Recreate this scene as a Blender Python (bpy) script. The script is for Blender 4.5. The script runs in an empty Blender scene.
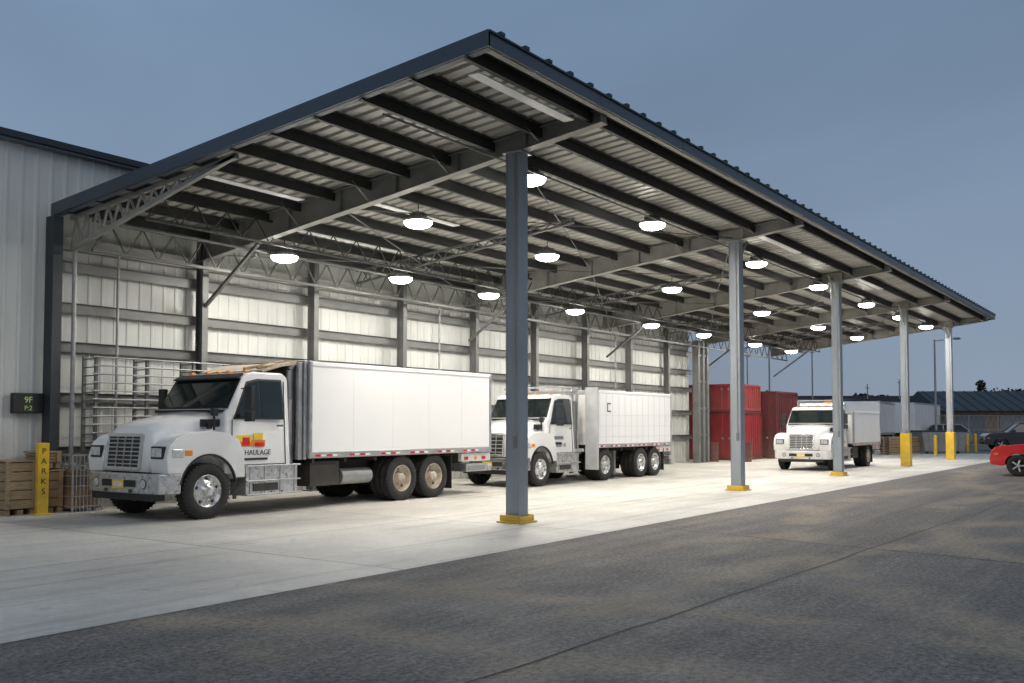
import bpy, bmesh, math, random
from mathutils import Vector, Matrix
random.seed(7)
R=math.radians
scene=bpy.context.scene
scene.view_settings.view_transform='Standard'
scene.view_settings.look='None'
scene.view_settings.exposure=0
COL=scene.collection

# ------------------------------------------------------------ materials
def pm(name,color,rough=.5,metal=0.,nscale=3.,namt=.15,fine=0.,bump=0.,bscale=40.,emis=None,estr=0.,coat=0.,dirt=0.,stretch=None,rvar=.11):
    m=bpy.data.materials.new(name); m.use_nodes=True
    nt=m.node_tree; N=nt.nodes; L=nt.links
    b=N['Principled BSDF']
    b.inputs['Roughness'].default_value=rough
    b.inputs['Metallic'].default_value=metal
    b.inputs['Coat Weight'].default_value=coat
    tc=N.new('ShaderNodeTexCoord'); mp=N.new('ShaderNodeMapping')
    L.new(tc.outputs['Object'],mp.inputs['Vector'])
    if stretch: mp.inputs['Scale'].default_value=stretch
    n=N.new('ShaderNodeTexNoise'); n.inputs['Scale'].default_value=nscale; n.inputs['Detail'].default_value=4; n.inputs['Roughness'].default_value=.6
    L.new(mp.outputs[0],n.inputs['Vector'])
    r=N.new('ShaderNodeMapRange'); r.inputs['From Min'].default_value=.3; r.inputs['From Max'].default_value=.7
    r.inputs['To Min'].default_value=1-namt; r.inputs['To Max'].default_value=1+namt*.6
    L.new(n.outputs['Fac'],r.inputs['Value'])
    mx=N.new('ShaderNodeVectorMath'); mx.operation='SCALE'; mx.inputs[0].default_value=color
    L.new(r.outputs[0],mx.inputs['Scale'])
    out=mx.outputs[0]
    if dirt>0:
        sx=N.new('ShaderNodeSeparateXYZ'); L.new(tc.outputs['Object'],sx.inputs[0])
        d=N.new('ShaderNodeMapRange'); d.inputs['From Min'].default_value=1.5; d.inputs['From Max'].default_value=.4
        d.inputs['To Min'].default_value=.04; d.inputs['To Max'].default_value=1
        L.new(sx.outputs['Z'],d.inputs['Value'])
        n2=N.new('ShaderNodeTexNoise'); n2.inputs['Scale'].default_value=5; n2.inputs['Detail'].default_value=5; n2.inputs['Roughness'].default_value=.7
        L.new(tc.outputs['Object'],n2.inputs['Vector'])
        mu=N.new('ShaderNodeMath'); mu.operation='MULTIPLY'; L.new(d.outputs[0],mu.inputs[0]); L.new(n2.outputs['Fac'],mu.inputs[1])
        mu2=N.new('ShaderNodeMath'); mu2.operation='MULTIPLY'; mu2.use_clamp=True; L.new(mu.outputs[0],mu2.inputs[0]); mu2.inputs[1].default_value=dirt
        mc=N.new('ShaderNodeMix'); mc.data_type='RGBA'
        L.new(mu2.outputs[0],mc.inputs[0]); L.new(out,mc.inputs[6]); mc.inputs[7].default_value=(.2,.17,.13,1)
        out=mc.outputs[2]
    L.new(out,b.inputs['Base Color'])
    rr=N.new('ShaderNodeMapRange'); rr.inputs['To Min'].default_value=max(0.02,rough-rvar); rr.inputs['To Max'].default_value=min(1,rough+rvar)
    L.new(n.outputs['Fac'],rr.inputs['Value']); L.new(rr.outputs[0],b.inputs['Roughness'])
    if bump>0:
        nb=N.new('ShaderNodeTexNoise'); nb.inputs['Scale'].default_value=bscale; nb.inputs['Detail'].default_value=3
        L.new(tc.outputs['Object'],nb.inputs['Vector'])
        bp=N.new('ShaderNodeBump'); bp.inputs['Strength'].default_value=bump; bp.inputs['Distance'].default_value=.01
        L.new(nb.outputs['Fac'],bp.inputs['Height']); L.new(bp.outputs[0],b.inputs['Normal'])
    if emis:
        b.inputs['Emission Color'].default_value=(*emis,1); b.inputs['Emission Strength'].default_value=estr
    return m

M={}
M['slate']=pm('slate_painted_steel',(.11,.135,.165),.42,0,1.5,.15)
M['slate_dk']=pm('dark_slate_steel',(.028,.034,.04),.5,0,2,.2)
M['fascia']=pm('fascia_metal',(.062,.08,.098),.38,.2,1.2,.14)
M['colblue']=pm('column_paint',(.29,.32,.35),.42,.1,2,.15,stretch=(1,1,.3))
M['raft']=pm('rafter_steel',(.30,.295,.27),.5,.2,2,.2)
M['purlin']=pm('purlin_steel',(.045,.047,.045),.5,.2,2,.25)
M['deck']=pm('galvanised_deck',(.47,.46,.42),.45,.2,1.2,.32,stretch=(3,.35,1))
M['roofmetal']=pm('roof_sheet',(.035,.06,.065),.45,.3,2,.15)
M['wallin']=pm('inner_wall_panel',(.55,.56,.53),.55,0,.8,.14,dirt=.5,stretch=(2,1,.3))
M['wallout']=pm('outer_wall_panel',(.60,.61,.58),.45,0,.8,.12,dirt=.5,stretch=(2,1,.3))
M['girt']=pm('girt_steel',(.15,.153,.145),.5,.2,2,.2)
M['galv']=pm('galvanised_pipe',(.36,.36,.35),.5,.3,5,.2)
M['yellow']=pm('safety_yellow',(.80,.50,.015),.45,0,4,.18,dirt=.45)
M['white']=pm('white_truck_paint',(.80,.80,.79),.22,0,1.5,.05,coat=.4,dirt=.55,rvar=.03)
M['boxwhite']=pm('white_box_panel',(.82,.82,.81),.32,0,.4,.03,coat=.15,dirt=.05,rvar=.01)
M['rail']=pm('aluminium_rail',(.5,.5,.5),.35,.7,6,.2)
M['chrome']=pm('chrome',(.62,.62,.62),.16,.95,4,.12)
M['bright']=pm('diamond_plate',(.6,.6,.59),.3,.7,12,.3,bump=.5,bscale=60)
M['glass']=pm('dark_glass',(.012,.018,.018),.06,0,2,.1,coat=.5,rvar=.01)
M['rubber']=pm('tyre_rubber',(.022,.021,.02),.8,0,8,.35,bump=.3)
M['black']=pm('black_plastic',(.018,.018,.018),.5,0,6,.2)
M['frame']=pm('chassis_black',(.022,.02,.018),.65,0,5,.4,dirt=.3)
M['rim']=pm('alloy_rim',(.6,.6,.59),.28,.6,8,.3)
M['rimtan']=pm('dusty_rim',(.5,.43,.34),.6,.1,8,.35)
M['red']=pm('red_reflector',(.6,.02,.02),.3,0,5,.1)
M['amber']=pm('amber_lens',(.8,.25,.02),.3,0,5,.1)
M['lens']=pm('headlamp_lens',(.6,.62,.63),.08,.2,15,.3,coat=1)
M['orange']=pm('decal_orange',(.75,.22,.03),.4,0,5,.1)
M['decaly']=pm('decal_yellow',(.8,.55,.06),.4,0,5,.1)
M['maroon']=pm('maroon_container',(.09,.014,.016),.55,0,2,.3,dirt=.4)
M['redcont']=pm('red_container',(.24,.016,.02),.5,0,2,.25,dirt=.3)
M['carred']=pm('red_car_paint',(.62,.012,.01),.2,0,2,.05,coat=1)
M['cardark']=pm('dark_car_paint',(.03,.035,.045),.2,0,2,.05,coat=1)
M['cargrey']=pm('grey_car_paint',(.3,.31,.32),.25,.3,2,.05,coat=1)
M['cardboard']=pm('cardboard',(.30,.2,.11),.85,0,3,.3)
M['wood']=pm('pallet_wood',(.30,.22,.13),.85,0,6,.35,stretch=(1,1,6))
M['greycont']=pm('grey_steel',(.2,.21,.22),.5,.1,2,.25,dirt=.4)
M['lightcont']=pm('light_steel_cladding',(.5,.51,.52),.5,.1,2,.2,dirt=.4)
M['shedroof']=pm('shed_roof',(.035,.045,.055),.6,0,2,.2)
M['tan']=pm('tan_cladding',(.22,.17,.12),.7,0,3,.25)
M['bark']=pm('bark',(.06,.045,.03),.9,0,8,.3)
M['leaf']=pm('tree_foliage',(.035,.05,.022),.8,0,.8,.6)
M['lamp']=pm('lamp_lens',(.9,.9,.9),.4,0,3,.02,emis=(1,.96,.88),estr=40)
M['lamp'].cycles.emission_sampling='NONE'
M['led']=pm('led_sign',(.2,.4,.1),.4,0,3,.1,emis=(.45,.6,.15),estr=.25)
M['led'].cycles.emission_sampling='NONE'
M['strip']=pm('white_strip_panel',(.85,.85,.83),.4,0,3,.05)
M['skirt']=pm('grey_trim',(.24,.25,.25),.5,0,4,.2)
M['tar']=pm('tar_seam',(.035,.035,.035),.8,0,8,.3)

def concrete():
    m=bpy.data.materials.new('concrete_slab'); m.use_nodes=True; nt=m.node_tree; N=nt.nodes; L=nt.links
    b=N['Principled BSDF']; tc=N.new('ShaderNodeTexCoord')
    br=N.new('ShaderNodeTexBrick'); br.offset=0; br.inputs['Scale'].default_value=1
    br.inputs['Brick Width'].default_value=4.8; br.inputs['Row Height'].default_value=3.74
    br.inputs['Mortar Size'].default_value=.018; br.inputs['Mortar Smooth'].default_value=.3
    br.inputs['Color1'].default_value=(.56,.535,.48,1); br.inputs['Color2'].default_value=(.48,.46,.415,1); br.inputs['Mortar'].default_value=(.17,.16,.145,1)
    mp=N.new('ShaderNodeMapping'); mp.inputs['Location'].default_value=(1.2,-.07,0); L.new(tc.outputs['Object'],mp.inputs[0]); L.new(mp.outputs[0],br.inputs['Vector'])
    def noise(sc,scale,det,rg=.6,dist=0):
        q=N.new('ShaderNodeMapping'); q.inputs['Scale'].default_value=sc; L.new(tc.outputs['Object'],q.inputs[0])
        n=N.new('ShaderNodeTexNoise'); n.inputs['Scale'].default_value=scale; n.inputs['Detail'].default_value=det; n.inputs['Roughness'].default_value=rg; n.inputs['Distortion'].default_value=dist
        L.new(q.outputs[0],n.inputs['Vector']); return n.outputs['Fac']
    def mul(colo,fac,a,bb,lo=.3,hi=.7):
        r=N.new('ShaderNodeMapRange'); r.inputs['From Min'].default_value=lo; r.inputs['From Max'].default_value=hi; r.inputs['To Min'].default_value=a; r.inputs['To Max'].default_value=bb
        L.new(fac,r.inputs['Value']); s=N.new('ShaderNodeVectorMath'); s.operation='SCALE'; L.new(colo,s.inputs[0]); L.new(r.outputs[0],s.inputs['Scale']); return s.outputs[0]
    c=mul(br.outputs['Color'],noise((1,1,1),.35,6,.7),.72,1.16)
    c=mul(c,noise((1,1,1),11,4,.7),.88,1.1)
    c=mul(c,noise((.1,2.4,1),1.3,5,.6,.3),1.0,.7,.52,.70)
    c=mul(c,noise((1,1,1),2.2,6,.75,.6),1.0,.5,.60,.74)
    L.new(c,b.inputs['Base Color'])
    rr=N.new('ShaderNodeMapRange'); rr.inputs['To Min'].default_value=.35; rr.inputs['To Max'].default_value=.75
    L.new(noise((1,1,1),.8,4),rr.inputs['Value']); L.new(rr.outputs[0],b.inputs['Roughness'])
    return m
def asphalt():
    m=bpy.data.materials.new('asphalt'); m.use_nodes=True; nt=m.node_tree; N=nt.nodes; L=nt.links
    b=N['Principled BSDF']; tc=N.new('ShaderNodeTexCoord')
    def noise(sc,scale,det,rg=.6,dist=0,rot=0,src=None):
        q=N.new('ShaderNodeMapping'); q.inputs['Scale'].default_value=sc; q.inputs['Rotation'].default_value=(0,0,rot); L.new(src or tc.outputs['Object'],q.inputs[0])
        n=N.new('ShaderNodeTexNoise'); n.inputs['Scale'].default_value=scale; n.inputs['Detail'].default_value=det; n.inputs['Roughness'].default_value=rg; n.inputs['Distortion'].default_value=dist
        L.new(q.outputs[0],n.inputs['Vector']); return n.outputs['Fac']
    def rng(fac,lo,hi,a,bb):
        r=N.new('ShaderNodeMapRange'); r.inputs['From Min'].default_value=lo; r.inputs['From Max'].default_value=hi; r.inputs['To Min'].default_value=a; r.inputs['To Max'].default_value=bb
        L.new(fac,r.inputs['Value']); return r.outputs[0]
    def scale(c,f):
        s=N.new('ShaderNodeVectorMath'); s.operation='SCALE'
        if isinstance(c,tuple): s.inputs[0].default_value=c
        else: L.new(c,s.inputs[0])
        L.new(f,s.inputs['Scale']); return s.outputs[0]
    def mth(op,a,bq):
        s=N.new('ShaderNodeMath'); s.operation=op; s.use_clamp=False
        for i,q in enumerate((a,bq)):
            if isinstance(q,(int,float)): s.inputs[i].default_value=q
            else: L.new(q,s.inputs[i])
        return s.outputs[0]
    c=scale((.135,.122,.108),rng(noise((1,1,1),.3,6,.7),.3,.7,.85,1.15))
    c=scale(c,rng(noise((1,1,1),20,3,.9),.36,.64,.4,1.7))
    c=scale(c,rng(noise((1,1,1),5,4,.7),.35,.65,.85,1.15))
    c=scale(c,rng(noise((.06,2.6,1),1.0,5,.7,.2,.06),.38,.66,.78,1.15))
    sx=N.new('ShaderNodeSeparateXYZ'); L.new(tc.outputs['Object'],sx.inputs[0])
    tot=None; wob=rng(noise((1,1,1),.4,2),0,1,-.5,.5)
    for (cx,cy,r0,w) in ((-7,2,13.2,.3),(-7,2,15.2,.3),(22,-14,20.3,.4),(22,-14,18.2,.35),(9,-7,13.4,.35),(9,-7,11.5,.3),(40,-30,36.6,.45)):
        dx=mth('SUBTRACT',sx.outputs['X'],cx); dy=mth('SUBTRACT',sx.outputs['Y'],cy)
        d=mth('SQRT',mth('ADD',mth('MULTIPLY',dx,dx),mth('MULTIPLY',dy,dy)),0)
        q=mth('ABSOLUTE',mth('SUBTRACT',mth('ADD',d,wob),r0),0)
        k=rng(q,w*.3,w*1.5,1,0); tot=k if tot is None else mth('MAXIMUM',tot,k)
    mask=mth('MULTIPLY',tot,rng(noise((1,1,1),.6,4),.40,.55,0,1))
    m2=mth('MULTIPLY',rng(noise((.15,1.8,1),.9,5,.6,.6,-.15),.54,.72,0,.8),rng(noise((1,1,1),.35,3),.42,.58,0,1))
    mask=mth('MAXIMUM',mask,m2)
    mask=mth('MULTIPLY',mask,rng(noise((1,1,1),13,5,.9),.40,.60,.1,.85))
    mx=N.new('ShaderNodeMix'); mx.data_type='RGBA'; L.new(mask,mx.inputs[0]); L.new(c,mx.inputs[6]); mx.inputs[7].default_value=(.36,.29,.195,1)
    L.new(mx.outputs[2],b.inputs['Base Color'])
    L.new(rng(noise((1,1,1),1.2,4),.3,.7,.65,.9),b.inputs['Roughness'])
    bp=N.new('ShaderNodeBump'); bp.inputs['Strength'].default_value=.7; bp.inputs['Distance'].default_value=.02
    L.new(noise((1,1,1),30,3,.8),bp.inputs['Height']); L.new(bp.outputs[0],b.inputs['Normal'])
    return m
M['concrete']=concrete(); M['asphalt']=asphalt()

# ------------------------------------------------------------ mesh builder
class MB:
    def __init__(s): s.v=[]; s.f=[]; s.m=[]; s.sm=[]; s.mats=[]
    def mi(s,k):
        if k not in s.mats: s.mats.append(k)
        return s.mats.index(k)
    def add(s,vs,fs,k,smooth=False):
        o=len(s.v); i=s.mi(k); s.v+= [tuple(p) for p in vs]
        for f in fs: s.f.append(tuple(o+a for a in f)); s.m.append(i); s.sm.append(smooth)
    def box(s,x0,x1,y0,y1,z0,z1,k):
        vs=[(x0,y0,z0),(x1,y0,z0),(x1,y1,z0),(x0,y1,z0),(x0,y0,z1),(x1,y0,z1),(x1,y1,z1),(x0,y1,z1)]
        s.add(vs,[(3,2,1,0),(4,5,6,7),(0,1,5,4),(1,2,6,5),(2,3,7,6),(3,0,4,7)],k)
    def beam(s,p,q,w,h,k):
        p=Vector(p);q=Vector(q);d=(q-p).normalized(); up=Vector((0,0,1))
        if abs(d.z)>.95: up=Vector((1,0,0))
        a=d.cross(up).normalized()*w/2; b=a.cross(d).normalized()*h/2
        vs=[p-a-b,p+a-b,p+a+b,p-a+b,q-a-b,q+a-b,q+a+b,q-a+b]
        s.add(vs,[(3,2,1,0),(4,5,6,7),(0,1,5,4),(1,2,6,5),(2,3,7,6),(3,0,4,7)],k)
    def rod(s,p,q,r,k,n=8,r2=None):
        p=Vector(p);q=Vector(q);d=(q-p).normalized(); up=Vector((0,0,1))
        if abs(d.z)>.95: up=Vector((1,0,0))
        a=d.cross(up).normalized(); b=a.cross(d).normalized(); r2=r if r2 is None else r2
        vs=[];
        for i in range(n):
            t=2*math.pi*i/n; o=a*math.cos(t)+b*math.sin(t); vs.append(p+o*r); vs.append(q+o*r2)
        fs=[(2*i,2*((i+1)%n),2*((i+1)%n)+1,2*i+1) for i in range(n)]
        s.add(vs,fs,k,True)
        s.add([vs[2*i] for i in range(n)],[tuple(range(n))],k); s.add([vs[2*i+1] for i in range(n)],[tuple(reversed(range(n)))],k)
    def prism(s,prof,y0,y1,k):
        n=len(prof); vs=[(x,y0,z) for x,z in prof]+[(x,y1,z) for x,z in prof]
        fs=[tuple(range(n)),tuple(reversed(range(n,2*n)))]+[(i,i+n,(i+1)%n+n,(i+1)%n) for i in range(n)]
        s.add(vs,fs,k)
    def plan(s,prof,z0,z1,k):
        n=len(prof); vs=[(x,y,z0) for x,y in prof]+[(x,y,z1) for x,y in prof]
        fs=[tuple(range(n)),tuple(reversed(range(n,2*n)))]+[(i,i+n,(i+1)%n+n,(i+1)%n) for i in range(n)]
        s.add(vs,fs,k)
    def loft(s,secs,k,smooth=True):
        n=len(secs[0]); vs=[p for q in secs for p in q]; fs=[]
        for j in range(len(secs)-1):
            for i in range(n): fs.append((j*n+i,j*n+(i+1)%n,(j+1)*n+(i+1)%n,(j+1)*n+i))
        fs.append(tuple(reversed(range(n)))); fs.append(tuple(range((len(secs)-1)*n,len(secs)*n)))
        s.add(vs,fs,k,smooth)
    def lathe(s,cx,cz,y0,sg,prof,k,n=36):
        vs=[];m=len(prof)
        for i in range(n):
            t=2*math.pi*i/n
            for r,y in prof: vs.append((cx+r*math.cos(t),y0+sg*y,cz+r*math.sin(t)))
        fs=[]
        for i in range(n):
            j=(i+1)%n
            for a in range(m-1): fs.append((i*m+a,j*m+a,j*m+a+1,i*m+a+1))
        s.add(vs,fs,k,True)
    def vlathe(s,prof,k,n=28):
        vs=[];m=len(prof)
        for i in range(n):
            t=2*math.pi*i/n
            for r,z in prof: vs.append((r*math.cos(t),r*math.sin(t),z))
        fs=[]
        for i in range(n):
            j=(i+1)%n
            for a in range(m-1): fs.append((i*m+a,j*m+a,j*m+a+1,i*m+a+1))
        s.add(vs,fs,k,True)
    def build(s,name,parent=None,bevel=0,seg=2,recalc=True):
        me=bpy.data.meshes.new(name); me.from_pydata(s.v,[],s.f)
        for k in s.mats: me.materials.append(M[k])
        for p,i,q in zip(me.polygons,s.m,s.sm): p.material_index=i; p.use_smooth=q
        if recalc:
            bm=bmesh.new(); bm.from_mesh(me); bmesh.ops.recalc_face_normals(bm,faces=bm.faces); bm.to_mesh(me); bm.free()
        me.update()
        o=bpy.data.objects.new(name,me); COL.objects.link(o)
        if parent: o.parent=parent
        if bevel>0:
            for p in me.polygons: p.use_smooth=True
            md=o.modifiers.new('bevel','BEVEL'); md.width=bevel; md.segments=seg; md.limit_method='ANGLE'; md.angle_limit=R(35); md.harden_normals=True
        return o
def empty(name,loc=(0,0,0),rz=0,s=1):
    e=bpy.data.objects.new(name,None); COL.objects.link(e); e.location=loc; e.rotation_euler=(0,0,rz); e.scale=(s,s,s); e.empty_display_size=.3; return e
def text(name,body,loc,rot,size,k,parent,ext=.002):
    c=bpy.data.curves.new(name,'FONT'); c.body=body; c.size=size; c.extrude=ext; c.align_x='CENTER'; c.align_y='CENTER'
    c.materials.append(M[k]); o=bpy.data.objects.new(name,c); COL.objects.link(o); o.location=loc; o.rotation_euler=rot; o.parent=parent; return o
def cw(px,Z):   # plan position for a bearing and range
    X=(px-512)/950*Z; return (.581*X+.814*Z,-.814*X+.581*Z)

# ------------------------------------------------------------ ground
def sheet(name,pts,z,k):
    b=MB(); b.add([(x,y,z) for x,y in pts],[tuple(range(len(pts)))],k); o=b.build(name,recalc=False); return o
sheet('asphalt_ground',[(-400,-400),(700,-400),(700,700),(-400,700)],0,'asphalt')
sheet('concrete_pavement',[(-40,7.55),(62,7.55),(62,30),(40.6,30),(40.6,19.2),(-40,19.2)],.004,'concrete')
b=MB()
def strip(p,q,w,z,k):
    p=Vector((*p,z));q=Vector((*q,z));d=(q-p).normalized();a=Vector((-d.y,d.x,0))*w/2
    b.add([p-a,q-a,q+a,p+a],[(0,1,2,3)],k)
def wander(p,q,n,amp,w):
    pts=[]
    for i in range(n+1):
        t=i/n; pts.append((p[0]+(q[0]-p[0])*t+random.gauss(0,amp),p[1]+(q[1]-p[1])*t+random.gauss(0,amp)))
    for i in range(n): strip(pts[i],pts[i+1],w,.004+.0002*(i%2),'tar')
wander((14.3,7.5),(12.3,-3),26,.012,.03); wander((34,7.5),(31,-6),20,.02,.03); wander((5,3.9),(45,2.6),60,.02,.018)
b.build('pavement_seam',recalc=False)

# ------------------------------------------------------------ canopy
U0,U1=10.2,51.4; V0,V1=7.7,18.65
zt=lambda v:7.08-.08*(v-7.7)
zb=lambda v:6.74-.118*(v-7.75)
cols=[13.62,23.6,32.3,41.6,50.6]
CAN=empty('canopy')
b=MB(); x=U0; ring=[]
pitch=.3
while x<U1-.29:
    ring+=[(x,0),(x+.18,0),(x+.20,.045),(x+.28,.045)]; x+=pitch
ring.append((U1,0))
for off,k in ((-.06,'deck'),(-.045,'roofmetal')):
    vs=[];fs=[]
    for (xx,dz) in ring: vs+=[(xx,V0,zt(V0)+off+dz),(xx,V1+.1,zt(V1+.1)+off+dz)]
    for i in range(len(ring)-1): fs.append((2*i,2*i+2,2*i+3,2*i+1))
    b.add(vs,fs,k)
b.build('roof_deck',CAN,recalc=False)
b=MB()
b.box(U0-.04,U1+.04,V0-.06,V0-.01,zt(V0)-.22,zt(V0)-.03,'fascia')
b.box(U0-.04,U1+.04,V0-.09,V0-.01,zt(V0)-.03,zt(V0)+.0,'roofmetal')
b.box(U0,U1,V0-.01,V0+.10,zt(V0)-.23,zt(V0)-.215,'raft')
VE=19.0
for uu,sg in ((U0,-1),(U1,1)):
    prof=[(V0-.06,zt(V0)+.01),(VE,zt(VE)+.01),(VE,zt(VE)-.24),(V0-.06,zt(V0)-.22)]
    a,c=(uu-.045,uu) if sg<0 else (uu,uu+.045)
    vs=[(a,y,z) for y,z in prof]+[(c,y,z) for y,z in prof]
    b.add(vs,[(0,1,2,3),(7,6,5,4)]+[(i,i+4,(i+1)%4+4,(i+1)%4) for i in range(4)],'fascia')
    a2,c2=(uu,uu+.12) if sg<0 else (uu-.12,uu)
    b.beam(((a2+c2)/2,V0,zt(V0)-.225),((a2+c2)/2,V1,zt(V1)-.245),.12,.012,'slate')
x=U0+.25
while x<U1:
    b.box(x-.05,x+.05,V0-.1,V0+.25,zt(V0)-.0,zt(V0)+.05,'roofmetal'); x+=.6
x=U0+3
while x<U1:
    b.box(x-.004,x+.004,V0-.064,V0-.058,zt(V0)-.22,zt(V0)-.03,'black'); x+=3.05
b.build('fascia_trim',CAN,bevel=.006,seg=1)
b=MB(); v=V0+.35; i=0
while v<V1:
    z1=zt(v)-.075
    b.box(U0+.02,U1-.02,v-.006,v+.006,z1-.19,z1,'purlin')
    b.box(U0+.02,U1-.02,v-.006,v+.07,z1-.196,z1-.186,'purlin')
    b.box(U0+.02,U1-.02,v-.07,v+.006,z1-.006,z1+.004,'purlin')
    v+=1.02; i+=1
b.build('purlins',CAN)
b=MB()
for u in cols:
    vs=[V0+.12,V1]
    top=lambda v:zt(v)-.10
    for a,c,k in ((u-.006,u+.006,'raft'),):
        prof=[(vs[0],top(vs[0])),(vs[1],top(vs[1])),(vs[1],zb(vs[1])),(vs[0],zb(vs[0]))]
        pv=[(a,y,z) for y,z in prof]+[(c,y,z) for y,z in prof]
        b.add(pv,[(0,1,2,3),(7,6,5,4)]+[(j,j+4,(j+1)%4+4,(j+1)%4) for j in range(4)],k)
    b.beam((u,vs[0],zb(vs[0])),(u,vs[1],zb(vs[1])),.2,.014,'raft')
    b.beam((u,vs[0],top(vs[0])),(u,vs[1],top(vs[1])),.2,.014,'raft')
    v=vs[0]+.02
    while v<vs[1]:
        b.box(u-.09,u+.09,v-.005,v+.005,zb(v),top(v),'raft'); v+=1.53
    v=V0+1.37
    while v<V1-1:
        for sg in (-1,1): b.beam((u+sg*.06,v,zb(v)+.02),(u+sg*.55,v,zt(v)-.2),.04,.01,'girt')
        v+=2.04
    b.beam((u,V1-.15,4.35),(u,V1-2.1,zb(V1-2.1)-.02),.07,.07,'girt')
b.build('rafters',CAN)
b=MB()
for i,u in enumerate(cols):
    v=9.61; t=zb(v)-.01; w=.14; k='colblue'
    b.box(u-.14,u+.14,v-w,v-w+.014,.03,t,k); b.box(u-.14,u+.14,v+w-.014,v+w,.03,t,k)
    b.box(u-.006,u+.006,v-w+.014,v+w-.014,.03,t,k)
    b.box(u-.13,u-.118,v-w+.014,v+w-.014,.03,t,k)
    b.box(u-.2,u+.2,v-.2,v+.2,t-.02,t+.005,k)
    b.box(u-.15,u-.13,v-.09,v-.02,1.3,1.5,'greycont'); b.rod((u-.145,v-.055,1.5),(u-.145,v-.055,t),.012,'galv',6)
b.build('columns',CAN,bevel=.003,seg=1)
b=MB()
for i,u in enumerate(cols):
    v=9.61
    if i<3:
        b.box(u-.26,u+.26,v-.26,v+.26,.004,.035,'yellow')
        for a in (-.2,.2):
            for c in (-.2,.2): b.rod((u+a,v+c,.03),(u+a,v+c,.12),.022,'yellow',6)
        for sg in (-1,1):
            b.box(u+sg*.2-.015,u+sg*.2+.015,v-.22,v+.22,.035,.14,'yellow')
            b.box(u-.185,u+.185,v+sg*.2-.015,v+sg*.2+.015,.035,.12,'yellow')
    else:
        b.box(u-.19,u+.19,v-.19,v+.19,.004,1.35,'yellow')
b.build('column_base_guards',CAN,bevel=.008,seg=1)
b=MB()
def lattice(P,n,k='girt',w=.05):
    for i in range(n):
        t0,t1=i/n,(i+1)/n; b0,p0=P(t0); b1,p1=P(t1); m=P((t0+t1)/2)
        b.beam(b0,m[1],w*.6,w*.6,k); b.beam(m[1],b1,w*.6,w*.6,k)
    for c in (0,1): b.beam(P(0)[c],P(1)[c],w*1.4,w*1.2,k)
lattice(lambda t:((10.55+t*40.5,17.9,5.22),(10.55+t*40.5,17.9,5.82)),54,'girt')
lattice(lambda t:((10.55+t*40.5,16.1,5.62),(10.55+t*40.5,16.1,6.1)),54,'purlin',.035)
lattice(lambda t:((10.45,18.5-5.2*t,5.27+1.09*t),(10.45,18.5-5.2*t,zt(18.5-5.2*t)-.3)),14,'raft',.06)
for u in (18.6,28,37,46):
    lattice(lambda t:((u,18.5-7*t,zb(18.5-7*t)+.1),(u,18.5-7*t,zt(18.5-7*t)-.3)),16,'girt',.04)
for i in range(4):
    a,c=cols[i],cols[i+1]
    for (p,q) in (((a,9.7),(c,14)),((c,9.7),(a,14)),((a,14),(c,18.3)),((c,14),(a,18.3))):
        b.rod((p[0],p[1],zb(p[1])+.12),(q[0],q[1],zb(q[1])+.12),.014,'girt',6)
for v,r in ((9.9,.02),(16.9,.03)):
    b.rod((U0+.3,v,zb(v)-.03-r),(U1-.3,v,zb(v)-.03-r),r,'girt',8)
for i in range(1,4):
    b.beam((cols[i]+.14,9.61,zb(9.61)-.55),(cols[i]+.8,9.61,zt(9.61)-.28),.04,.04,'raft')
    b.beam((cols[i+1]-.14,9.61,zb(9.61)-.55),(cols[i+1]-.8,9.61,zt(9.61)-.28),.04,.04,'raft')
b.build('trusses_and_bracing',CAN)
b=MB()
for (ua,ub,v) in ((10.6,13.2,8.25),(10.5,13.0,14.5),(14.2,17.0,13.7),(24,27,9.1),(33,36,9.1),(14.2,18,16.3)):
    b.box(ua,ub,v-.10,v+.10,zt(v)-.31,zt(v)-.285,'strip')
b.build('white_ceiling_panels',CAN,bevel=.005,seg=1)

# ------------------------------------------------------------ lamps
rows=((10.2,6.42,162,(14.9,20.0,26.6,32.3,38.2,43.5,48.5)),(13.3,6.02,162,(15.2,20.2,27.4,35.2,42,48)),(16.6,5.5,108,(14.4,18.3,22.1,26.9,32.4,37.2,43,48)))
for v,h,pw,us in rows:
    for u in us:
        e=empty('high_bay_lamp',(u,v,h))
        b=MB(); b.vlathe([(.31,0),(.315,.02),(.3,.05),(.2,.10),(.12,.13),(.11,.2),(.09,.22),(0,.22)],'skirt')
        for a in range(12):
            t=a*math.pi/6; b.beam((.1*math.cos(t),.1*math.sin(t),.15),(.19*math.cos(t),.19*math.sin(t),.15),.01,.08,'greycont')
        b.build('dome_housing',e)
        b=MB(); b.vlathe([(.30,.012),(.29,-.04),(.25,-.08),(.17,-.11),(.08,-.122),(0,-.125)],'lamp'); b.build('lens',e)
        b=MB(); top=zt(v)-.07-h
        b.rod((0,0,.22),(0,0,top),.012,'black',6); b.build('suspension_cable',e)
        l=bpy.data.lights.new('lamp_light','AREA'); l.shape='DISK'; l.size=.5; l.energy=pw; l.color=(1,.95,.87)
        lo=bpy.data.objects.new('lamp_light',l); COL.objects.link(lo); lo.parent=e; lo.location=(0,0,-.13)

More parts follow.
